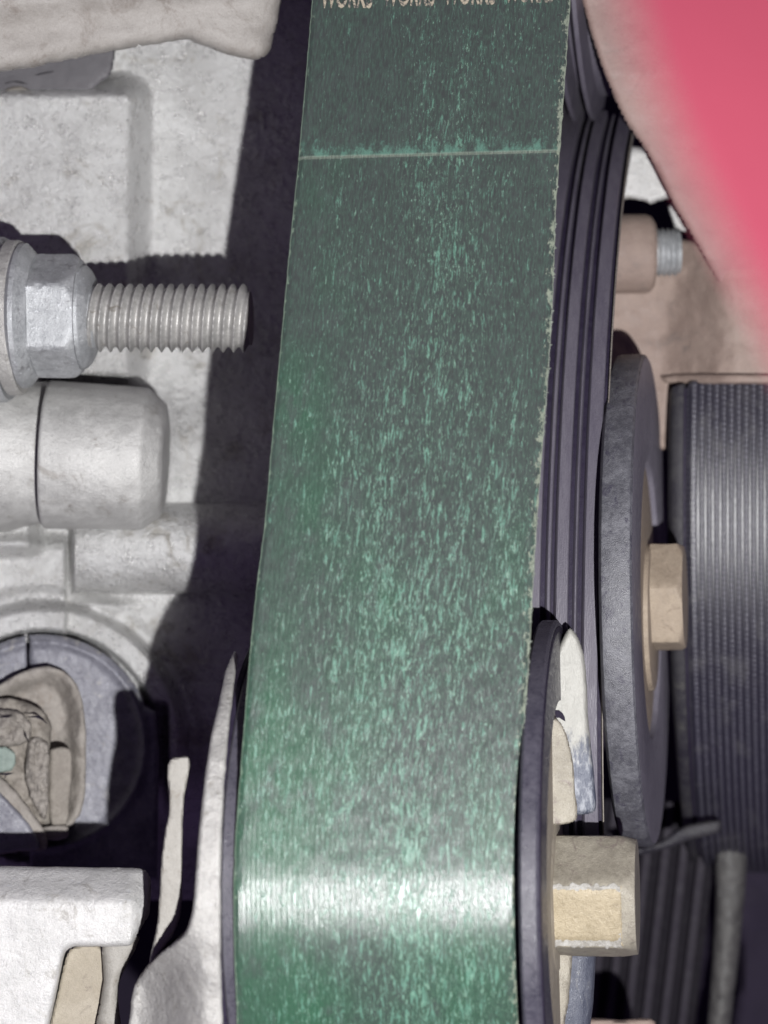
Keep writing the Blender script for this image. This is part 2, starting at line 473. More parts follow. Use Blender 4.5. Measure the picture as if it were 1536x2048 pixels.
    return t.set(c, r, 0.0, n, t.ramp(t.math('ADD', t.math('MULTIPLY', n_fine, .6), t.math('MULTIPLY', f1, .4)), .42, .58, .10, 1.0))

# ------------------------------------------------------------------ engine bay far behind
bayo = W(768, 2300, 420)
bay = thing('engine_bay_wall', 'dark engine bay behind the pulleys', 'wall', bayo)
del bay['label'], bay['category']
COL.objects.unlink(bay); bpy.data.objects.remove(bay)
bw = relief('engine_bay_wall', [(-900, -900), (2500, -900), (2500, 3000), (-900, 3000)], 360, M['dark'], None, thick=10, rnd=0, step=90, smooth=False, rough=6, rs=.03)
bw['kind'] = 'structure'

# ------------------------------------------------------------------ engine block casting (left)
blk = thing('engine_block', 'pale grey sand cast aluminium engine casting filling the left side', 'engine casting', W(240, 1180, 262))
def sm(x, a, b):
    t = np.clip((x - a) / (b - a), 0, 1); return t * t * (3 - 2 * t)
def block_d(x, y):
    d = 250 + 0 * x
    # raised plateau on the left with a rounded corner near (285,170)
    cx = np.maximum(x - (245 - (y - 200) * .012), 0); cy = np.maximum(205 - y, 0)
    rr = np.hypot(cx, cy)
    d = d - 6.8 * (1 - sm(rr, 8, 66)) * (1 - sm(y, 740, 800))
    d = d + 3.2 * np.clip((y - 320) / 400, -1.1, 1.0) * (1 - sm(y, 760, 900))
    d = d + 1.1 * np.clip((x - 165) / 105, 0, 1) * sm(x, 300, 262) * (1 - sm(y, 560, 700)) * sm(y, 190, 230)
    # body that carries the stud and the boss
    q = (1 - sm(x, 50, 96)) * sm(y, 700, 800) * (1 - sm(y, 1085, 1120))
    d = d - 6.5 * q
    # fillet running out from the boss end
    d = d - 3.0 * np.exp(-(((x - 300) / 45) ** 2 + ((y - 910) / 95) ** 2))
    # lower half-round rib
    hy = np.abs(y - 1098) / 92
    rib = np.sqrt(np.clip(1 - hy ** 2, 0, 1)) * sm(x, 138, 150)
    d = d - 7.5 * rib
    # flat left of the rib
    d = d - 2.2 * (1 - sm(x, 128, 136)) * sm(y, 1060, 1100) * (1 - sm(y, 1300, 1340))
    # raised arc round the slate ring
    r = np.hypot(x - 86, y - 1492)
    d = d - 4.0 * sm(r, 296, 268) * sm(r, 225, 236) - 1.0 * sm(r, 330, 300)
    d = d + 9 * (1 - sm(r, 200, 208)) * sm(y, 1200, 1300) + 7 * sm(y, 1400, 1430) * sm(x, 60, 100) * (1 - sm(x, 325, 340)) + 0 * x
    d = d + 9 * sm(y, 1560, 1700)
    # weld-like blob over the arc
    d = d - 1.6 * np.exp(-(((x - 215) / 60) ** 2 + ((y - 1212) / 16) ** 2))
    return d
relief('casting_wall', [(-160, -140), (640, -140), (640, 700), (640, 1300), (620, 1800), (-160, 1800)], block_d, M['cast'], blk,
       thick=14, rnd=.0, step=5, smooth=False, rough=.13, rs=1.6, angle=70)
# cylindrical boss
bz = W(90, 908, 239)
R0 = 151 / F * 239 * .985
prof = [(-.1, R0 - .6), (-.05, R0 - .2), (.12, R0 - .04), (.4, R0), (10.7, R0 * .965), (11.0, R0 * .955), (11.25, R0 * .93), (12.7, R0 * .80), (13.1, R0 * .74), (13.35, R0 * .6), (13.5, 0)]
lathe('round_boss', bz + np.array([0, 1.5, 0]), (1, .035, -.045), prof, M['cast_boss'], blk, n=120, jit=.07, js=.8, angle=50)
lathe('boss_root', W(40, 905, 243), (1, .0, -.02), [(-9, 9.6), (-1, 8.9), (0.6, 8.35), (1.6, 8.15), (2.4, 8.05), (2.9, 8.0), (4.6, 7.6)], M['cast_boss'], blk, n=90, jit=.15, js=.5, angle=60)

# ------------------------------------------------------------------ tan dusted pipe casting, top left
pp = thing('intake_pipe', 'blurred tan dusted cast pipe crossing the top left corner', 'pipe', W(240, 110, 232))
relief('pipe_body', [(-200, -260), (620, -260), (585, -100), (566, -10), (556, 40), (545, 85), (528, 116), (500, 119), (455, 108), (410, 92), (380, 80), (330, 84), (240, 99), (150, 117), (60, 135), (-60, 152), (-200, 170)],
       lambda x, y: 226 + 0.010 * (x - 250), M['dusty_pipe'], pp, thick=8, rnd=2.2, step=6, rough=.35, rs=.25, angle=60, wob=3,
       sculpt=lambda x, y, e: -2.0 * np.exp(-((y + 10 - (x - 100) * -.1) / 40) ** 2) * (x < 700))
# dark rubber pad below it, its grey standing in for a dark recess
pd = thing('filler_pad', 'dark grey rubber pad added for the dark recess under the tan pipe at top left', 'rubber pad', W(120, 210, 247))
pm = relief('pad', [(-140, 100), (60, 90), (229, 88), (230, 106), (226, 135), (219, 152), (205, 163), (186, 180), (150, 203), (100, 214), (0, 217), (-140, 219)],
       243.6, M['filler'], pd, thick=4, rnd=.6, step=5, rough=.05, wob=1.5)
def ribbon(name, pts, d, wpx, mat, parent, th=.35):
    P = catmull(pts, 5, closed=False); n = len(P)
    nrm = np.gradient(P, axis=0); nrm = np.stack([-nrm[:, 1], nrm[:, 0]], 1); nrm /= np.linalg.norm(nrm, axis=1)[:, None] + 1e-9
    tp = np.sin(np.linspace(0.12, math.pi - .12, n))[:, None]
    tp = tp * (0.7 + .5 * np.array([abs(mnoise.noise(Vector((p[0] * .1, p[1] * .1, 0)))) * 2 for p in P])[:, None])
    A = P + nrm * wpx * .5 * tp; B = P - nrm * wpx * .5 * tp
    V = []; Fc = []
    for k in range(n):
        V += [W(A[k][0], A[k][1], d + th), W(P[k][0], P[k][1], d), W(B[k][0], B[k][1], d + th)]
    for k in range(n - 1):
        a = 3 * k
        Fc += [[a, a + 1, a + 4, a + 3], [a + 1, a + 2, a + 5, a + 4]]
    return mk(name, V, Fc, mat, parent, 60)
ribbon('pad_flake', [(0, 186), (20, 178), (45, 176), (62, 182)], 243.2, 8, M['clay'], pd)
ribbon('pad_flake', [(70, 151), (90, 146), (108, 143)], 243.2, 6, M['filler'], pd, .5)
ribbon('pad_flake', [(10, 168), (28, 163), (55, 168)], 243.2, 5, M['filler'], pd, .5)

# ------------------------------------------------------------------ stud and flange nut
SA = np.array([1, -.05, -.006])
st = thing('threaded_stud', 'long silver threaded stud sticking out past the hexagonal nut', 'stud', W(170, 636, 229))
thread('threaded_shank', W(180, 636, 229), SA, (503 - 180) / F * 229, 139 / 2 / F * 226, 20.9 / F * 226, .58, M['thread'], st, tip=.5, hand=-2)
lathe('plain_shank', W(160, 636, 229), SA, [(0, 3.3), (1.7, 3.28), (1.9, 3.0)], M['zinc'], st, n=72)
nt = thing('flange_nut', 'silver hexagonal flange nut tightened on the stud at left', 'nut', W(60, 636, 229))
RN = 6.75
hexa('hexagon', W(74, 632, 230), SA, 4.9, RN, M['zinc'], nt, phase=math.radians(-5.5), cham=1.2)
lathe('nut_collar', W(165, 634, 230), SA, [(-1.2, 5.6), (.4, 5.5), (.9, 5.0), (1.3, 4.2), (1.35, 0)], M['zinc'], nt, n=72, jit=.05)
lathe('flange', W(52, 632, 230), SA, [(-.7, 7.4), (-.3, 7.75), (.2, 7.7), (.75, 7.1), (1.3, 6.4), (1.3, 0)], M['zinc'], nt, n=90, jit=.06)
ws = thing('thick_washer', 'worn silver washer between the flange nut and the engine casting', 'washer', W(36, 636, 231))
lathe('washer_ring', W(32, 636, 231), SA, [(-.9, 0), (-.9, 8.0), (-.6, 8.3), (.5, 8.3), (.8, 8.1), (.8, 0)], M['arm'], ws, n=90, jit=.05)
lathe('washer_backing', W(-60, 640, 233), SA, [(0, 9.0), (3.8, 8.9), (4.3, 8.6), (4.35, 0)], M['zinc'], ws, n=90, jit=.08)

# ------------------------------------------------------------------ slate coloured ring with crumbling core, lower left
rg = thing('slate_ring_cover', 'cracked slate plastic ring cover caked in dust below the boss', 'ring cover', W(100, 1640, 248))
def arc(cx, cy, r, a0, a1, n=14):
    return [(cx + r * math.cos(math.radians(a0 + (a1 - a0) * k / (n - 1))), cy - r * math.sin(math.radians(a0 + (a1 - a0) * k / (n - 1)))) for k in range(n)]
C0 = (84, 1490)
outer = [(60, 1760), (200, 1765), (315, 1760), (318, 1500), (312, 1425), (290, 1412)] + arc(C0[0], C0[1], 222, 24, 97, 18)
poly = outer + [(60, 1290), (58, 1310), (60, 1338), (48, 1352), (44, 1366), (46, 1385), (60, 1395), (100, 1500), (60, 1700)]
def ringd(x, y):
    r = np.hypot(x - C0[0], y - C0[1])
    return 243.5 - .7 * np.exp(-((r - 205) / 8) ** 2)
relief('ring_plate', poly, ringd, M['ring'], rg, thick=7, rnd=.5, step=4, smooth=False, rough=.12, rs=.8, angle=60)
poly = arc(C0[0], C0[1], 221, 98.5, 150, 12) + [(-160, 1410), (-40, 1402), (0, 1393), (30, 1383), (41, 1380), (40, 1362), (46, 1348), (54, 1337), (53, 1300)]
relief('ring_plate', poly, lambda x, y: ringd(x, y) - .3, M['ring'], rg, thick=7, rnd=.3, step=4, smooth=False, rough=.12, rs=.8, angle=60)
# dusty collar and broken connector inside the ring
M['brown'] = surface('brown_dust', (.19, .168, .145, 1), (.27, .245, .215, 1), (.14, .12, .10, 1), rough=.7, grain=1.8, gdepth=.14, blotch=.3, lump=.15)
def lumps(a, sc, sd):
    def f(x, y, e):
        return np.array([a * mnoise.fractal(Vector((p * sc, q * sc * .8, sd)), .8, 2.1, 4) for p, q in zip(x, y)])
    return f
def collar_s(x, y, e):
    # turned collar: crisp outer lip, then a hollow that rises again to the middle
    return 1.5 * np.sin(np.clip(e / 3.4, 0, 1) * math.pi) ** 1.5 - 1.2 * sm(e, 3.2, 6)
relief('inner_collar', [(-60, 1400), (0, 1368), (30, 1350), (62, 1337), (98, 1332), (130, 1344), (152, 1366), (165, 1402), (172, 1460), (172, 1530), (170, 1590), (160, 1630), (136, 1655), (60, 1652), (-60, 1600)],
       240.5, M['clay'], rg, thick=6, rnd=.4, step=3, rough=.15, rs=.5, angle=60, sculpt=lambda x, y, e: 2.4 * sm(e, .45, 2.6) + lumps(.5, .02, 3)(x, y, e))
relief('core', [(-150, 1404), (-20, 1398), (18, 1396), (52, 1404), (88, 1422), (104, 1450), (100, 1500), (100, 1648), (60, 1640), (-20, 1560), (-150, 1520)],
       237.5, M['brown'], rg, thick=7, rnd=1.6, step=3, rough=.15, rs=1.0, angle=60, wob=2, sculpt=lumps(.9, .02, 4))
relief('core_lump', [(-60, 1422), (10, 1418), (40, 1424), (62, 1446), (60, 1478), (38, 1492), (-60, 1490)], 235.6, M['clay'], rg, thick=4, rnd=1.2, step=3, rough=.12, rs=1.1, wob=2, sculpt=lumps(.7, .05, 7))
relief('core_lump', [(56, 1480), (78, 1474), (96, 1488), (98, 1560), (92, 1640), (72, 1620), (50, 1560)], 236.2, M['clay'], rg, thick=4, rnd=.9, step=3, rough=.12, rs=1.1, wob=2, sculpt=lumps(.7, .06, 9))
relief('side_rib', [(100, 1500), (122, 1494), (142, 1500), (146, 1540), (140, 1600), (134, 1648), (102, 1648)], 237.6, M['brown'], rg, thick=5, rnd=.5, step=3, rough=.1, wob=1)
relief('wedge_block', [(-150, 1568), (-10, 1578), (20, 1604), (52, 1640), (76, 1676), (80, 1696), (40, 1701), (-150, 1704)],
       234.8, M['ring'], rg, thick=8, rnd=.6, step=4, rough=.15, rs=.5, angle=60, wob=2)
relief('wedge_ledge', [(-150, 1540), (-8, 1548), (28, 1578), (62, 1620), (90, 1662), (94, 1698), (60, 1702), (-150, 1706)],
       235.6, M['clay'], rg, thick=8, rnd=.8, step=4, rough=.2, rs=.7, angle=60, wob=2)
relief('clip_tab', [(84, 1655), (130, 1650), (137, 1656), (135, 1674), (112, 1681), (86, 1676)], 237, M['clay'], rg, thick=6, rnd=.6, step=3, rough=.1)
relief('paint_fleck', [(-40, 1497), (10, 1495), (30, 1506), (31, 1530), (20, 1543), (-40, 1545)], 235.2, M['mint'], rg, thick=2, rnd=.3, step=3, rough=.25, wob=1.5)
for pts, wd in (([(-10, 1434), (12, 1434), (28, 1432)], 3), ([(52, 1434), (76, 1434), (96, 1448)], 4), ([(50, 1462), (52, 1474), (60, 1486)], 3), ([(-5, 1548), (12, 1548), (27, 1546)], 5), ([(8, 1560), (12, 1550), (30, 1545)], 3)):
    ribbon('crack', pts, 234.3, wd, M['groove'], rg, .2)

# ------------------------------------------------------------------ cast bracket bottom left and the beige spacer under it
mb = thing('mounting_bracket', 'pale grey cast mounting bracket with stepped end at bottom left', 'bracket', W(150, 2100, 212))
relief('bracket_arm', [(-200, 1728), (-60, 1731), (120, 1734), (275, 1736), (294, 1742), (301, 1758), (301, 1800), (298, 1830), (286, 1850), (274, 1872), (262, 1890), (240, 1893), (180, 1893), (146, 1894), (128, 1906), (118, 1950), (106, 2010), (96, 2060), (80, 2200), (-200, 2200)],
       lambda x, y: 207 + 0 * x, M['bracket'], mb, thick=22, lean=(-.113, -.168), rnd=.7, step=4, rough=.08, rs=.7, angle=60, wob=1.0,
       sculpt=lambda x, y, e: 4.2 * (1 - sm(y, 1715, 1815)) + 1.8 * sm(x, 255, 305) * sm(y, 1720, 1800))
sp = thing('beige_spacer', 'beige dusty spacer block below the stepped grey bracket', 'spacer', W(170, 2100, 216))
relief('spacer_face', [(140, 1899), (200, 1894), (212, 1960), (196, 2048), (180, 2200), (60, 2200), (100, 2048), (118, 1975)],
       210.5, M['beige'], sp, thick=9, rnd=.35, step=4, rough=.06, wob=.6)
relief('spacer_side', [(208, 1880), (278, 1872), (272, 1895), (262, 1915), (244, 1950), (237, 1975), (237, 2010), (243, 2050), (246, 2200), (160, 2200), (192, 2048), (207, 1960)],
       208.5, M['strip'], sp, thick=9, rnd=1.0, step=4, rough=.1, wob=1.0)

# ------------------------------------------------------------------ belt
PC_D, PC_Z, RB, RFL = 213.0, -36.0, 23.6, 25.1     # idler centre depth / height, belt and flange radius
# path (depth, z) from below upward
path = []
for k in range(0, 60):
    ph = math.radians(-100 + (113) * k / 59.0)
    path.append((PC_D - RB * math.cos(ph), PC_Z + RB * math.sin(ph)))
d0_, z0_ = path[-1]
tl = math.tan(math.radians(12.6))
for k in range(1, 190):
    z = z0_ + k * 0.6; path.append((d0_ + tl * (z - z0_), z))
path = np.array(path)
S = np.concatenate([[0], np.cumsum(np.hypot(*np.diff(path, axis=0).T))])
pyv = 1024 - path[:, 1] * F / path[:, 0]
Lp = np.array([(-1400, 731), (-400, 655), (0, 624), (160, 611), (318, 597), (480, 580), (700, 560), (850, 546), (1050, 529), (1170, 513), (1320, 498), (1450, 488), (1560, 479), (1680, 470), (1780, 467), (1900, 468), (2048, 474)])
Rp = np.array([(-1400, 1225), (-400, 1162), (0, 1141), (303, 1120), (400, 1113), (600, 1106), (750, 1097), (900, 1085), (1050, 1074), (1200, 1065), (1330, 1058), (1480, 1047), (1600, 1040), (1700, 1036), (1800, 1034), (1900, 1034), (2048, 1037)])
vis = pyv <= 2060
XL = np.where(vis, (np.interp(pyv, Lp[:, 0], Lp[:, 1]) - 768) * path[:, 0] / F, 0)
XR = np.where(vis, (np.interp(pyv, Rp[:, 0], Rp[:, 1]) - 768) * path[:, 0] / F, 0)
i0 = np.argmax(vis)
XL[:i0] = XL[i0]; XR[:i0] = XR[i0]
def s_at(py, ):
    o = np.argsort(pyv[40:]); return float(np.interp(py, pyv[40:][o], S[40:][o]))
SEAM_S0 = s_at(311)
S_OFF = s_at(2048)                       # uv v = 0 at the bottom of the frame
SEAM_S = SEAM_S0 - S_OFF
M['belt'] = belt_material()
bl = thing('serpentine_belt', 'wide worn green dusted serpentine belt running down the middle', 'drive belt', (0, path[60][0] - 200, path[60][1]))
def belt_pt(s, u, lift=0.0):
    s2 = s + (u - .5) * 0.72 * 1.0
    d = np.interp(s2, S, path[:, 0]); z = np.interp(s2, S, path[:, 1])
    dd = np.interp(s2 + .4, S, path[:, 0]) - np.interp(s2 - .4, S, path[:, 0]); dz = np.interp(s2 + .4, S, path[:, 1]) - np.interp(s2 - .4, S, path[:, 1])
    l = math.hypot(dd, dz) + 1e-9; nd, nzv = -dz / l, dd / l     # outward normal (towards the lens)
    x = np.interp(s2, S, XL) * (1 - u) + np.interp(s2, S, XR) * u
    return np.array([x, d - 200 + nd * lift, z + nzv * lift])
rows = list(np.arange(0.5, SEAM_S0 - .05, .55)) + [SEAM_S0 - .03, SEAM_S0 + .03] + list(np.arange(SEAM_S0 + .3, S[-1] - 1, .55))
NU = 56
V = []; UV = []; Fc = []
for s in rows:
    for k in range(NU + 1):
        u = k / NU
        lift = 0.0
        if s > SEAM_S0: lift += 0.34 * max(0, 1 - (s - SEAM_S0) / 40)
        e = min(u, 1 - u) * 25
        lift -= 0.25 * max(0, 1 - e / .45) ** 2
        p = belt_pt(s, u, lift)
        q = mnoise.noise(Vector((u * 25 * 1.2, s * .9, 0)))
        p[1] += -.035 * q
        if k == NU: p[0] += .10 * mnoise.fractal(Vector((s * 1.3, 5, 0)), 1, 2, 4)
        if k == 0: p[0] += .06 * mnoise.fractal(Vector((s * 1.3, 9, 0)), 1, 2, 4)
        V.append(p); UV.append((u * 25, s - S_OFF))
n1 = NU + 1
for i in range(len(rows) - 1):
    for k in range(NU):
        a = i * n1 + k; Fc.append([a, a + 1, a + n1 + 1, a + n1])
b0 = len(V)
# underside with seven ribs
NB = 28
for s in rows:
    for k in range(NB + 1):
        u = k / NB
        rib = [1.1, 1.9, 2.5, 1.9][k % 4]
        p = belt_pt(s, u, -rib - .6); V.append(p); UV.append((u * 25, s - S_OFF))
n2 = NB + 1
for i in range(len(rows) - 1):
    for k in range(NB):
        a = b0 + i * n2 + k; Fc.append([a, a + n2, a + n2 + 1, a + 1])
    a = i * n1; b = b0 + i * n2
    Fc.append([a, a + n1, b + n2, b]); Fc.append([a + NU, b + NB, b + NB + n2, a + NU + n1])
mk('belt_band', V, Fc, M['belt'], bl, 28, uv=UV)
# frayed threads along the right selvedge
rr_ = random.Random(3)
fv = []; ff = []
for k in range(90):
    py = rr_.uniform(340, 2040)
    s = s_at(py); p = belt_pt(s, 1.0, rr_.uniform(-.25, .1))
    L = rr_.uniform(.04, .26) ** 1.1; w = rr_.uniform(.06, .3); a = rr_.uniform(-.9, .9)
    q = p + np.array([L * math.cos(a), rr_.uniform(-.15, .2), L * math.sin(a)])
    m = np.array([0, 0, w]); b = len(fv)
    fv += [p + m - [.1, 0, 0], p - m - [.1, 0, 0], q, p + [.02, .25, 0]]; ff += [[b, b + 1, b + 2], [b, b + 2, b + 3], [b + 1, b + 3, b + 2], [b, b + 3, b + 1]]
M['fray'] = surface('frayed_cord', (.10, .115, .095, 1), (.17, .19, .16, 1), None, rough=.8, grain=3, gdepth=.05)
mk('frayed_threads', fv, ff, M['fray'], bl, 20, kind='stuff')
# printed lettering, cut by the top of the picture
def text_mesh(txt, size):
    c = bpy.data.curves.new('print_text', 'FONT'); c.body = txt; c.size = size; c.extrude = 0; c.offset = size * .022
    c.resolution_u = 3
    o = bpy.data.objects.new('print_text', c); COL.objects.link(o)
    dg = bpy.context.evaluated_depsgraph_get()
    me = bpy.data.meshes.new_from_object(o.evaluated_get(dg))
    bpy.data.objects.remove(o); return me
t = NT('cream_print'); v = t.coord()
wn = t.noise(v, 2.4, 6, .8)
M['print'] = t.set(t.mix(t.ramp(wn, .46, .56), (.36, .31, .235, 1), (.06, .062, .06, 1)), .7, 0.0, t.bump(wn, .15))
tm = text_mesh('WORKS', 3.0)
co = np.array([v.co[:] for v in tm.vertices]); wd = co[:, 0].max() - co[:, 0].min(); x_min = co[:, 0].min()
polys = [list(p.vertices) for p in tm.polygons]
for (xa, xb, yb) in ((640, 744, 18), (764, 868, 14), (886, 990, 11), (1008, 1106, 7)):
    sb = s_at(yb); VV = []
    la, ra = np.interp(yb, Lp[:, 0], Lp[:, 1]), np.interp(yb, Rp[:, 0], Rp[:, 1])
    for c in co:
        px = xa + (c[0] - x_min) / wd * (xb - xa)
        u = (px - la) / (ra - la); s = sb + c[1] * 1.15
        s -= (u - .5) * .72
        VV.append(belt_pt(s, u, .38 + .03 * mnoise.noise(Vector((c[0] * 3, c[1] * 3, px)))))
    mk('printed_word', VV, polys, M['print'], bl, None)

# ------------------------------------------------------------------ idler pulley under the belt
IA = np.array([1, -.165, .02]); IA /= np.linalg.norm(IA)
xcF = 13.55                                     # x of outer face of right flange at its nearest point
ic = np.array([(xcF - 14.0) + .165 * RFL, PC_D - 200, PC_Z])   # centre point of the pulley
idl = thing('idler_pulley', 'black flanged idler pulley carrying the green belt at bottom centre', 'pulley', ic + np.array([0, 0, -RFL]))
def fl_prof(t0, t1, r, r0, bev=.25):
    return [(t0, r0), (t0, r - bev), (t0 + bev, r), (t1 - bev, r), (t1, r - bev), (t1, r0)]
hw = 14.0
lathe('flange', ic, IA, fl_prof(hw - 1.75, hw, RFL, 17.2), M['black'], idl, n=160, jit=.03)
lathe('flange', ic, IA, [(hw - 1.0, RFL - .7), (hw + .05, RFL - .6), (hw + .12, RFL - .85), (hw + .12, RFL - 1.1), (hw - .1, RFL - 1.3)], M['groove'], idl, n=160)
lathe('flange', ic, IA, fl_prof(-hw - .35, -hw + 1.1, RFL, 8), M['black'], idl, n=160, jit=.03)
lathe('flange', ic, IA, fl_prof(-hw - 1.0, -hw - .4, RFL - .25, 8, .1), M['groove'], idl, n=160)
lathe('drum', ic, IA, [(-hw, RB - 2.4), (hw, RB - 2.4)], M['black'], idl, n=120)
lathe('dust_shield', ic, IA, [(hw - 1.9, 0), (hw - 1.9, 18.6), (hw - 1.5, 18.7), (hw - 1.4, 17.5), (hw - 1.0, 17.2), (hw - .9, 16.2), (hw - .6, 16.0), (hw - .5, 15.5), (hw - .6, 0)], M['beige'], idl, n=140, jit=.05)
# pivot bolt
bo = thing('pivot_bolt', 'brassy yellow hexagonal bolt head beside the green belt, lower right', 'bolt', ic + IA * (hw - .6) + [0, 0, -8])
bc = ic + np.array([0, 0, -1.9]) + IA * (hw - .9)
PHB = math.radians(-10)
hx = hexa('bolt_head', bc, IA, 8.2, 6.3, M['goldworn'], bo, phase=PHB, cham=2.0)
def facet(name, t0, t1, w0, w1, off, mat, nt_=40, nw=30, rg_=.05, ragged=.25, both=1.0):
    a, e1, e2 = frame(IA); nrm = e1 * math.cos(PHB) + e2 * math.sin(PHB); tg = -e1 * math.sin(PHB) + e2 * math.cos(PHB)
    ap = 6.3 * math.cos(math.pi / 6); V = []; Fc = []
    for i in range(nt_ + 1):
        for k in range(nw + 1):
            t = t0 + (t1 - t0) * i / nt_; w = w0 + (w1 - w0) * k / nw
            e = min(i, nt_ - i, k, nw - k) == 0
            if i in (0, nt_): t += ragged * mnoise.noise(Vector((w * 2.1, t * 3, off * 9))) * (1 if i == 0 else .5)
            if k in (0, nw): w += ragged * mnoise.noise(Vector((t * 2.3, w * 3, off * 7)))
            p = bc + a * t + tg * w
            h = ap + off + rg_ * mnoise.fractal(Vector((t * 2.2, w * 2.2, off * 50)), 1, 2, 4)
            if both > 1: h += .16 * (1 - (abs(w - .1) / 2.62) ** 8) - .18 * max(0, t - 6.3)
            h = max(h, ap - .04)
            if e: h = ap - .12
            V.append(p + nrm * h)
    for i in range(nt_):
        for k in range(nw):
            q = i * (nw + 1) + k; Fc.append([q, q + 1, q + nw + 2, q + nw + 1])
    return mk(name, V, Fc, mat, bo, 60)
facet('salt_crust', .1, 6.9, -3.1, 3.1, .03, M['salt'], nt_=70, nw=60, rg_=.07, ragged=.35)
facet('clean_flat', .02, 7.0, -3.0, 3.0, .0, M['gold'], nt_=70, nw=60, rg_=.025, ragged=.3, both=2)
lathe('bolt_washer', bc, IA, [(-.6, 0), (-.6, 7.4), (.35, 7.4), (.5, 7.1), (.5, 0)], M['beige'], bo, n=80, jit=.04)

# tensioner arm plates seen over the idler's right flange
ta = thing('tensioner_plate', 'grey and blue curved plate showing above the brassy bolt head', 'plate', W(1150, 1640, 222))
relief('plate_face', [(1108, 1318), (1124, 1280), (1140, 1256), (1156, 1275), (1168, 1310), (1174, 1370), (1176, 1430), (1183, 1500), (1189, 1560), (1190, 1622), (1150, 1632), (1132, 1640), (1096, 1640), (1070, 1500), (1080, 1400)],
       213, M['plate'], ta, thick=5, rnd=.5, step=3, rough=.08, wob=.6)
ribbon('dark_opening_strip', [(1098, 1433), (1110, 1427), (1122, 1431), (1130, 1442)], 212.6, 14, M['dark'], ta, .1)  # dark ribbon on the plate, painting the blackness of an opening
relief('inner_lug', [(1060, 1462), (1090, 1442), (1112, 1437), (1126, 1452), (1138, 1485), (1147, 1530), (1150, 1580), (1151, 1640), (1080, 1646), (1060, 1560)],
       208, M['goldworn'], ta, thick=5, rnd=.25, step=3, rough=.08, wob=.6)
lp = thing('hub_column', 'dusty tan and blue steel column below the brassy bolt head', 'column', W(1150, 2200, 222))
relief('tan_half', [(1060, 1840), (1140, 1840), (1139, 1990), (1130, 2048), (1125, 2200), (1060, 2200)], 211, M['goldworn'], lp, thick=6, rnd=.4, step=4, rough=.12, wob=1.5)
relief('blue_half', [(1120, 1820), (1188, 1820), (1187, 2000), (1180, 2060), (1176, 2200), (1080, 2200)], 214, M['blue'], lp, thick=7, rnd=1.6, step=4, rough=.05)

# ------------------------------------------------------------------ curved arm on the idler's left, and narrow strip, both deepened out of view for solid shadows
ar = thing('alloy_bracket', 'pale curved alloy bracket hugging the left side of the idler pulley', 'bracket', W(340, 2150, 200))
def armd(x, y):
    z = (1024 - y) * 195 / F
    h = np.clip(z - PC_Z, -8, 24.2)
    return PC_D - np.sqrt(25.0 ** 2 - h ** 2) + .9 + 9.0 * sm(y, 1830, 1960) * sm(420 - x, 0, 150)
relief('arm_casting', [(470, 1302), (461, 1318), (449, 1350), (437, 1410), (424, 1460), (412, 1540), (402, 1620), (395, 1700), (390, 1780), (384, 1830), (372, 1865), (350, 1888), (318, 1910), (285, 1948), (268, 1975), (262, 2010), (258, 2200), (452, 2200), (446, 2048), (442, 1900), (442, 1750), (447, 1600), (456, 1480), (466, 1390), (475, 1310)],
       armd, M['arm'], ar, thick=16, rnd=.4, step=3.5, rough=.12, rs=.6, angle=60, wob=1.0, lean=(-.09, -.16))  # rear depth out of view added to keep the arm's shadow solid
sr = thing('flat_steel_strip', 'narrow pale steel strip, deepened unseen to block light, left of the curved alloy bracket', 'strip', W(345, 1890, 206))
relief('strip_blade', [(336, 1530), (343, 1517), (358, 1514), (376, 1514), (379, 1530), (375, 1558), (368, 1600), (365, 1650), (364, 1710), (364, 1790), (361, 1830), (350, 1862), (332, 1890), (300, 1930), (308, 1880), (316, 1840), (321, 1760), (325, 1700), (332, 1655), (339, 1620), (338, 1580), (335, 1552)],
       198, M['strip'], sr, thick=38, rnd=.25, step=3.5, rough=.08, wob=1.0)  # unseen depth lengthened to block the flash and darken the gap

# ------------------------------------------------------------------ ribbed belt behind, right of the main belt
def sweep(name, path, xfun, offs, mat, parent, ay=.2, dref=0, ang=30, cols=None, jit=.0):
    """path (depth, z); offs list of (x offset, recess)"""
    V = []; Fc = []; UVs = []; n = len(offs); path = np.array(path)
    SS = np.concatenate([[0], np.cumsum(np.hypot(*np.diff(path, axis=0).T))])
    T = np.gradient(path, axis=0); T /= np.linalg.norm(T, axis=1)[:, None]
    for i, (d, z) in enumerate(path):
        nd, nzz = T[i][1], -T[i][0]
        for (xo, h) in offs:
            x = xfun(d, z) + xo
            p = np.array([x, d - 200 + nd * h - xo * ay, z + nzz * h])
            if jit: p[1] += jit * nz(p, .8)
            V.append(p); UVs.append((xo, SS[i]))
    for i in range(len(path) - 1):
        for k in range(n - 1):
            a = i * n + k; Fc.append([a, a + 1, a + n + 1, a + n])
    return mk(name, V, Fc, mat, parent, ang, uv=UVs)
def arcpath(front, zc, R, a0, a1, n):
    return [(front + R - R * math.cos(math.radians(a)), zc + R * math.sin(math.radians(a))) for a in np.linspace(a0, a1, n)]
ZR = -19.0; FR = 217.5; RR = 75.0
ptsR = []
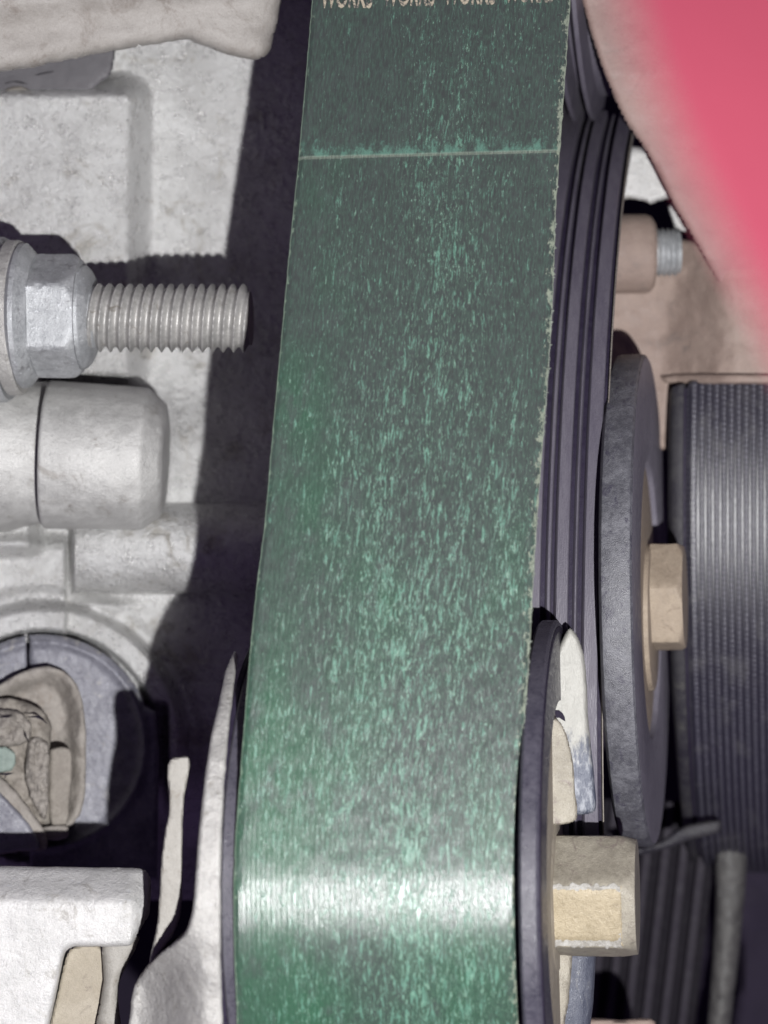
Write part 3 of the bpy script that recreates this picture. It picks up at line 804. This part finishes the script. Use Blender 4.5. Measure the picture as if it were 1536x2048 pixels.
# bottom turns back over a small radius, starting at z for y=1640
zb = -32.5
ang0 = math.degrees(math.asin((zb - ZR) / RR))
bx, bz_ = FR + RR - RR * math.cos(math.radians(ang0)), zb
rs_ = 5.0
for a in np.linspace(-110, ang0, 14):
    ptsR.append((bx + rs_ * (math.cos(math.radians(ang0)) - math.cos(math.radians(a))) , bz_ - rs_ * (math.sin(math.radians(ang0)) - math.sin(math.radians(a)))))
ptsR += arcpath(FR, ZR, RR, ang0, 64, 70)[1:]
xR = lambda d, z: 15.75 + .2 * (d - FR)
rb = thing('ribbed_belt', 'dark violet ribbed belt with raised ribs just right of the green belt', 'drive belt', (22, 28, -38))
# ribs: separate raised strips over a carcass coloured dark for groove shade
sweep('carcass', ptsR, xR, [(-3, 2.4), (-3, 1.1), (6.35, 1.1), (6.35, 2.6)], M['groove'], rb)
for (xa, xb, hh) in ((-2.6, -.05, 0), (.6, 1.0, .35), (1.5, 2.75, 0), (3.35, 3.65, .5), (4.3, 5.75, 0)):
    sweep('rib', ptsR, xR, [(xa - .12, 1.1), (xa, hh + .12), (xa + .1, hh), (xb - .1, hh), (xb, hh + .12), (xb + .12, 1.1)], M['ribbed'], rb, jit=.02)
sweep('frayed_selvedge', ptsR, xR, [(6.15, 1.2), (6.2, .25), (6.3, .2), (6.4, 1.2)], M['brown'], rb, jit=.12)
# grooved pulley above
up = thing('grooved_pulley', 'dark grooved pulley partly hidden by the tan shroud at top', 'pulley', W(1200, 240, 257))
uo = W(1185, -150, 255); prof = [(-8, 0), (-8, 20)]
for k in range(4):
    t0 = -7.9 + k * 2.15
    prof += [(t0, 20.2), (t0 + .75, 23), (t0 + 1.25, 23), (t0 + 1.9, 20.2)]
prof += [(1.2, 20), (1.2, 0)]
lathe('grooved_rim', uo, AX, prof, M['ribbed'], up, n=140)

# ------------------------------------------------------------------ worn disc pulley
RD = 27.2; dcz = -9.7; dcd = 239.0
do = np.array([24.4 + .2 * RD, dcd - 200, dcz])
dp = thing('disc_pulley', 'worn black steel disc pulley with tan centre, right of the ribbed belt', 'pulley', do + np.array([0, 0, -RD]))
lathe('disc_rim', do, AX, [(-3.4, RD - 3), (-3.35, RD - .7), (-3.0, RD - .1), (-2.6, RD), (-.55, RD), (-.2, RD - .1), (0, RD - .45)], M['disc_rim'], dp, n=180, jit=.06, js=1.2)
lathe('disc_face', do, AX, [(0, RD - .4), (.03, RD - .9), (.0, 16.2), (-.25, 15.4), (-.8, 15.1)], M['disc_face'], dp, n=160)
lathe('disc_back', do, AX, [(-3.28, RD - 2.9), (-3.3, 0)], M['groove'], dp, n=90)
lathe('disc_hub', do, AX, [(-.8, 15.2), (-.55, 12), (-.4, 7), (-.4, 0)], M['tan'], dp, n=120, jit=.05)
cb = thing('centre_bolt', 'tan dusted hexagonal bolt at the centre of the disc pulley', 'bolt', do + np.array([0, 0, -7]))
hexa('bolt_head', do + np.array([0, 0, .2]), AX, 3.6, 6.4, M['tan'], cb, phase=math.radians(-18), cham=.8)
lathe('washer', do + np.array([0, 0, -2.0]), AX, [(-.4, 8.2), (.1, 8.1), (.2, 7.8), (.2, 0)], M['tan'], cb, n=80)

# ------------------------------------------------------------------ woven black belt, far right
db = thing('woven_drum_belt', 'black belt with fine woven ridges and bright sheen at right edge', 'drive belt', (42, 5, -40))
RW = 51.5; FW = 249.0; ZW = 1.8
ztop = (1024 - 768) * FW / F
angt = math.degrees(math.asin((ztop - ZW) / RW))
pw = arcpath(FW, ZW, RW, -110, angt, 170)
lx, lz_ = pw[-1]
for a in np.linspace(angt + 8, 100, 8):
    rt = .8
    pw.append((lx + rt * (math.cos(math.radians(angt)) - math.cos(math.radians(a))), lz_ + rt * (math.sin(math.radians(a)) - math.sin(math.radians(angt)))))
pw.append((pw[-1][0] + 30, pw[-1][1] - .3))
xW = lambda d, z: 33.3 + .2 * (d - FW)
offs = [(0.0, 3.2), (.05, 1.4), (.3, .75), (.9, .45), (1.35, .42), (1.5, 1.0), (1.75, 1.0), (1.95, .18), (2.3, 0)]
x = 2.45
while x < 33:
    offs += [(x, .03), (x + .15, 0), (x + .30, 0), (x + .42, .04), (x + .52, .2), (x + .74, .2)]
    x += .85
offs += [(x, 0), (x + .5, 3)]
def woven():
    t = NT('woven_black'); v = t.coord(); uv = t.coord(True, (1, 1, 1)); s = t.sep(uv)
    wob = t.noise(t.mapv(uv, (.5, .8, 1)), 1.0, 3, .6)
    k = t.math('DIVIDE', t.math('SUBTRACT', s[0], 2.28), .85)
    fr = t.math('FRACT', k); row = t.math('FLOOR', k)
    crest = t.math('MULTIPLY', t.ramp(fr, .0, .14), t.ramp(fr, .72, .58))
    ph = t.math('ADD', t.math('MULTIPLY', s[1], 2 * math.pi / .62), t.math('ADD', t.math('MULTIPLY', row, 2.4), t.math('MULTIPLY', wob, 7)))
    dash = t.ramp(t.math('SINE', ph), -.2, .8)
    g = t.noise(v, 3.0, 5, .8)
    big = t.noise(v, .30, 4, .6)
    m = t.math('MULTIPLY', t.math('MULTIPLY', crest, t.math('ADD', t.math('MULTIPLY', dash, .65), .35)), t.ramp(g, .3, .65, .3, 1))
    c = t.mix(m, (.012, .011, .019, 1), (.098, .094, .118, 1))  # grooves coloured darker to deepen the shade between ridges
    c = t.mix(t.ramp(big, .52, .75, 0, .45), c, (.10, .097, .10, 1))
    h = t.math('ADD', t.math('MULTIPLY', m, .8), t.math('MULTIPLY', g, 1.0))
    return t.set(c, t.ramp(g, .3, .7, .28, .40), 0.0, t.bump(h, .03), .75)
M['woven'] = woven()
M['shoulder'] = surface('dusty_shoulder', (.026, .024, .032, 1), (.05, .048, .052, 1), (.085, .082, .075, 1), rough=.5, spec=.25, grain=2, gdepth=.08, blotch=.25)
sweep('woven_band', pw, xW, offs[6:], M['woven'], db, ang=50, ay=.06)
sweep('band_shoulder', pw, xW, offs[:6] , M['shoulder'], db, ang=50, ay=.06, jit=.04)
sweep('band_shoulder_groove', pw, xW, [(1.5, 1.0), (1.75, 1.0)], M['groove'], db, ang=50, ay=.06)

# ------------------------------------------------------------------ tan housing, top right
hs = thing('tan_housing', 'tan dust covered housing wall behind the disc pulley', 'housing', W(1450, 760, 258))
def hd(x, y):
    d = 256 - 8.0 * sm(x, 1310, 1480) + 0 * y
    return d
relief('housing_wall', [(1150, 560), (1245, 520), (1300, 470), (1340, 474), (1400, 484), (1480, 400), (1480, 300), (1800, 300), (1800, 760), (1345, 759), (1335, 900), (1150, 900)], hd, M['tanhouse'], hs, thick=12, rnd=1.0, step=5, smooth=False, rough=.25, rs=.4, angle=60)
relief('housing_ledge', [(1322, 752), (1400, 748), (1800, 752), (1800, 768), (1350, 767), (1330, 765)], lambda x, y: hd(x, y) - 1.2, M['tanhouse'], hs, thick=4, rnd=.5, step=4, rough=.1, wob=1.2)
sh = thing('curved_shroud', 'dusty tan shroud edge with painted pink blur tint sweeping diagonally across the upper right', 'shroud', W(1450, 480, 240))
relief('shroud_edge', [(1100, -200), (1145, -60), (1164, 0), (1180, 62), (1202, 130), (1228, 195), (1252, 246), (1290, 300), (1318, 350), (1345, 405), (1368, 445), (1390, 482), (1450, 590), (1530, 740), (1800, 740), (1800, -200)],
       lambda x, y: 238 + .026 * np.clip(y - 150, 0, 700), M['shroud'], sh, thick=3, rnd=.7, step=6, rough=.15, rs=.3, angle=60)
# small nut and stud seen between belt and shroud
gn = thing('grey_nut', 'small pale grey nut between the ribbed belt and tan shroud', 'nut', W(1295, 400, 256))
relief('nut_face', [(1225, 292), (1262, 292), (1300, 296), (1360, 300), (1370, 396), (1342, 396), (1318, 402), (1300, 408), (1288, 402), (1262, 398), (1225, 398)], 252, M['bracket'], gn, thick=7, rnd=.8, step=3.5, rough=.12, rs=.5, wob=1)
relief('nut_side', [(1338, 410), (1400, 405), (1400, 466), (1352, 458), (1344, 440)], 262, M['bracket'], gn, thick=5, rnd=.5, step=3.5, rough=.1)
gs = thing('short_stud', 'short stud with scuffed bright threads below the small grey nut', 'stud', W(1290, 560, 250))
lathe('stud_sleeve', W(1225, 508, 256), (1, 0, 0), [(0, 4.7), (3.9, 4.7), (4.5, 4.45), (4.9, 3.9), (5.0, 0)], M['tanhouse'], gs, n=72, jit=.08)
thread('stud_thread', W(1300, 505, 255), (1, 0, 0), 3.5, 2.9, .62, .3, M['zinc'], gs, tip=.3)

# ------------------------------------------------------------------ red plastic thing close to the lens (blurred by the lens)
rd = thing('red_plastic_guard', 'bright red plastic guard out of focus in the upper right corner', 'guard', W(1500, 600, 47))
relief('guard_panel', [(1140, -420), (1190, -250), (1238, -60), (1264, 40), (1302, 160), (1354, 290), (1406, 400), (1462, 515), (1530, 640), (1625, 800), (2300, 800), (2300, -420)],
       lambda x, y: 54 + .006 * (x - 1300), M['red'], rd, thick=.8, rnd=.1, step=14, angle=60)

# ------------------------------------------------------------------ dim parts in the lower right corner
M['ribdim'] = surface('gap_shade_rubber', (.009, .0075, .0115, 1), (.013, .011, .015, 1), None, rough=.8, spec=.15, grain=2, gdepth=.02, blotch=.2)  # darker than the lower ribs, painting shade between them
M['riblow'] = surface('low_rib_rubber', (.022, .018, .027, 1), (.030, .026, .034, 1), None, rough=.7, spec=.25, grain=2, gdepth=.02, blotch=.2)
lb = thing('lower_ribbed_belt', 'blurred dark ribbed belt in the lower right background', 'drive belt', W(1350, 2200, 290))
pl = [(283 + .04 * k + .003 * k * k, (1024 - (1600 + 22 * k)) * 285 / F) for k in range(0, 40)][::-1]
xl_ = lambda d, z: 35.0 + .105 * (z + 40) + .0
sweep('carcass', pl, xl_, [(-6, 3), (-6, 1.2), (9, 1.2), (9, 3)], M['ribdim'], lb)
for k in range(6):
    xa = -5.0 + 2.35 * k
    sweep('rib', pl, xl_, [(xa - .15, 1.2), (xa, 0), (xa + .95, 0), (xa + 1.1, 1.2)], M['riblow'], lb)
gr = thing('grey_hose_strip', 'blurred pale grey strip beneath the woven belt at lower right', 'strip', W(1450, 2200, 275))
relief('strip_body', [(1438, 1560), (1494, 1560), (1492, 1760), (1484, 1850), (1476, 1930), (1462, 2048), (1450, 2200), (1402, 2200), (1414, 2048), (1424, 1930), (1430, 1830)], 276, M['dust_grey'], gr, thick=6, rnd=2.0, step=6, rough=.3)
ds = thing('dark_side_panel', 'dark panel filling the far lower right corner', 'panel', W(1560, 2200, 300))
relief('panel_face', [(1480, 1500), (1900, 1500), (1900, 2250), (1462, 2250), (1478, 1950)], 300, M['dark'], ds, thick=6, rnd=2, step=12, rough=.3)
dg_ = thing('slanted_bar', 'small grey slanted bar under the tip of the disc pulley', 'bar', W(1330, 1700, 250))
relief('bar_body', [(1250, 1700), (1290, 1692), (1320, 1682), (1350, 1662), (1375, 1650), (1440, 1640), (1440, 1664), (1380, 1680), (1340, 1696), (1300, 1706), (1256, 1714)], 262, M['shoulder'], dg_, thick=4, rnd=.7, step=4, rough=.08)
bs = thing('bottom_ledge', 'sliver of tan ledge at the bottom edge right of centre', 'ledge', W(1240, 2200, 240))
relief('ledge_body', [(1170, 2043), (1240, 2040), (1310, 2043), (1320, 2200), (1160, 2200)], 240, M['tanhouse'], bs, thick=8, rnd=.8, step=5, rough=.1)
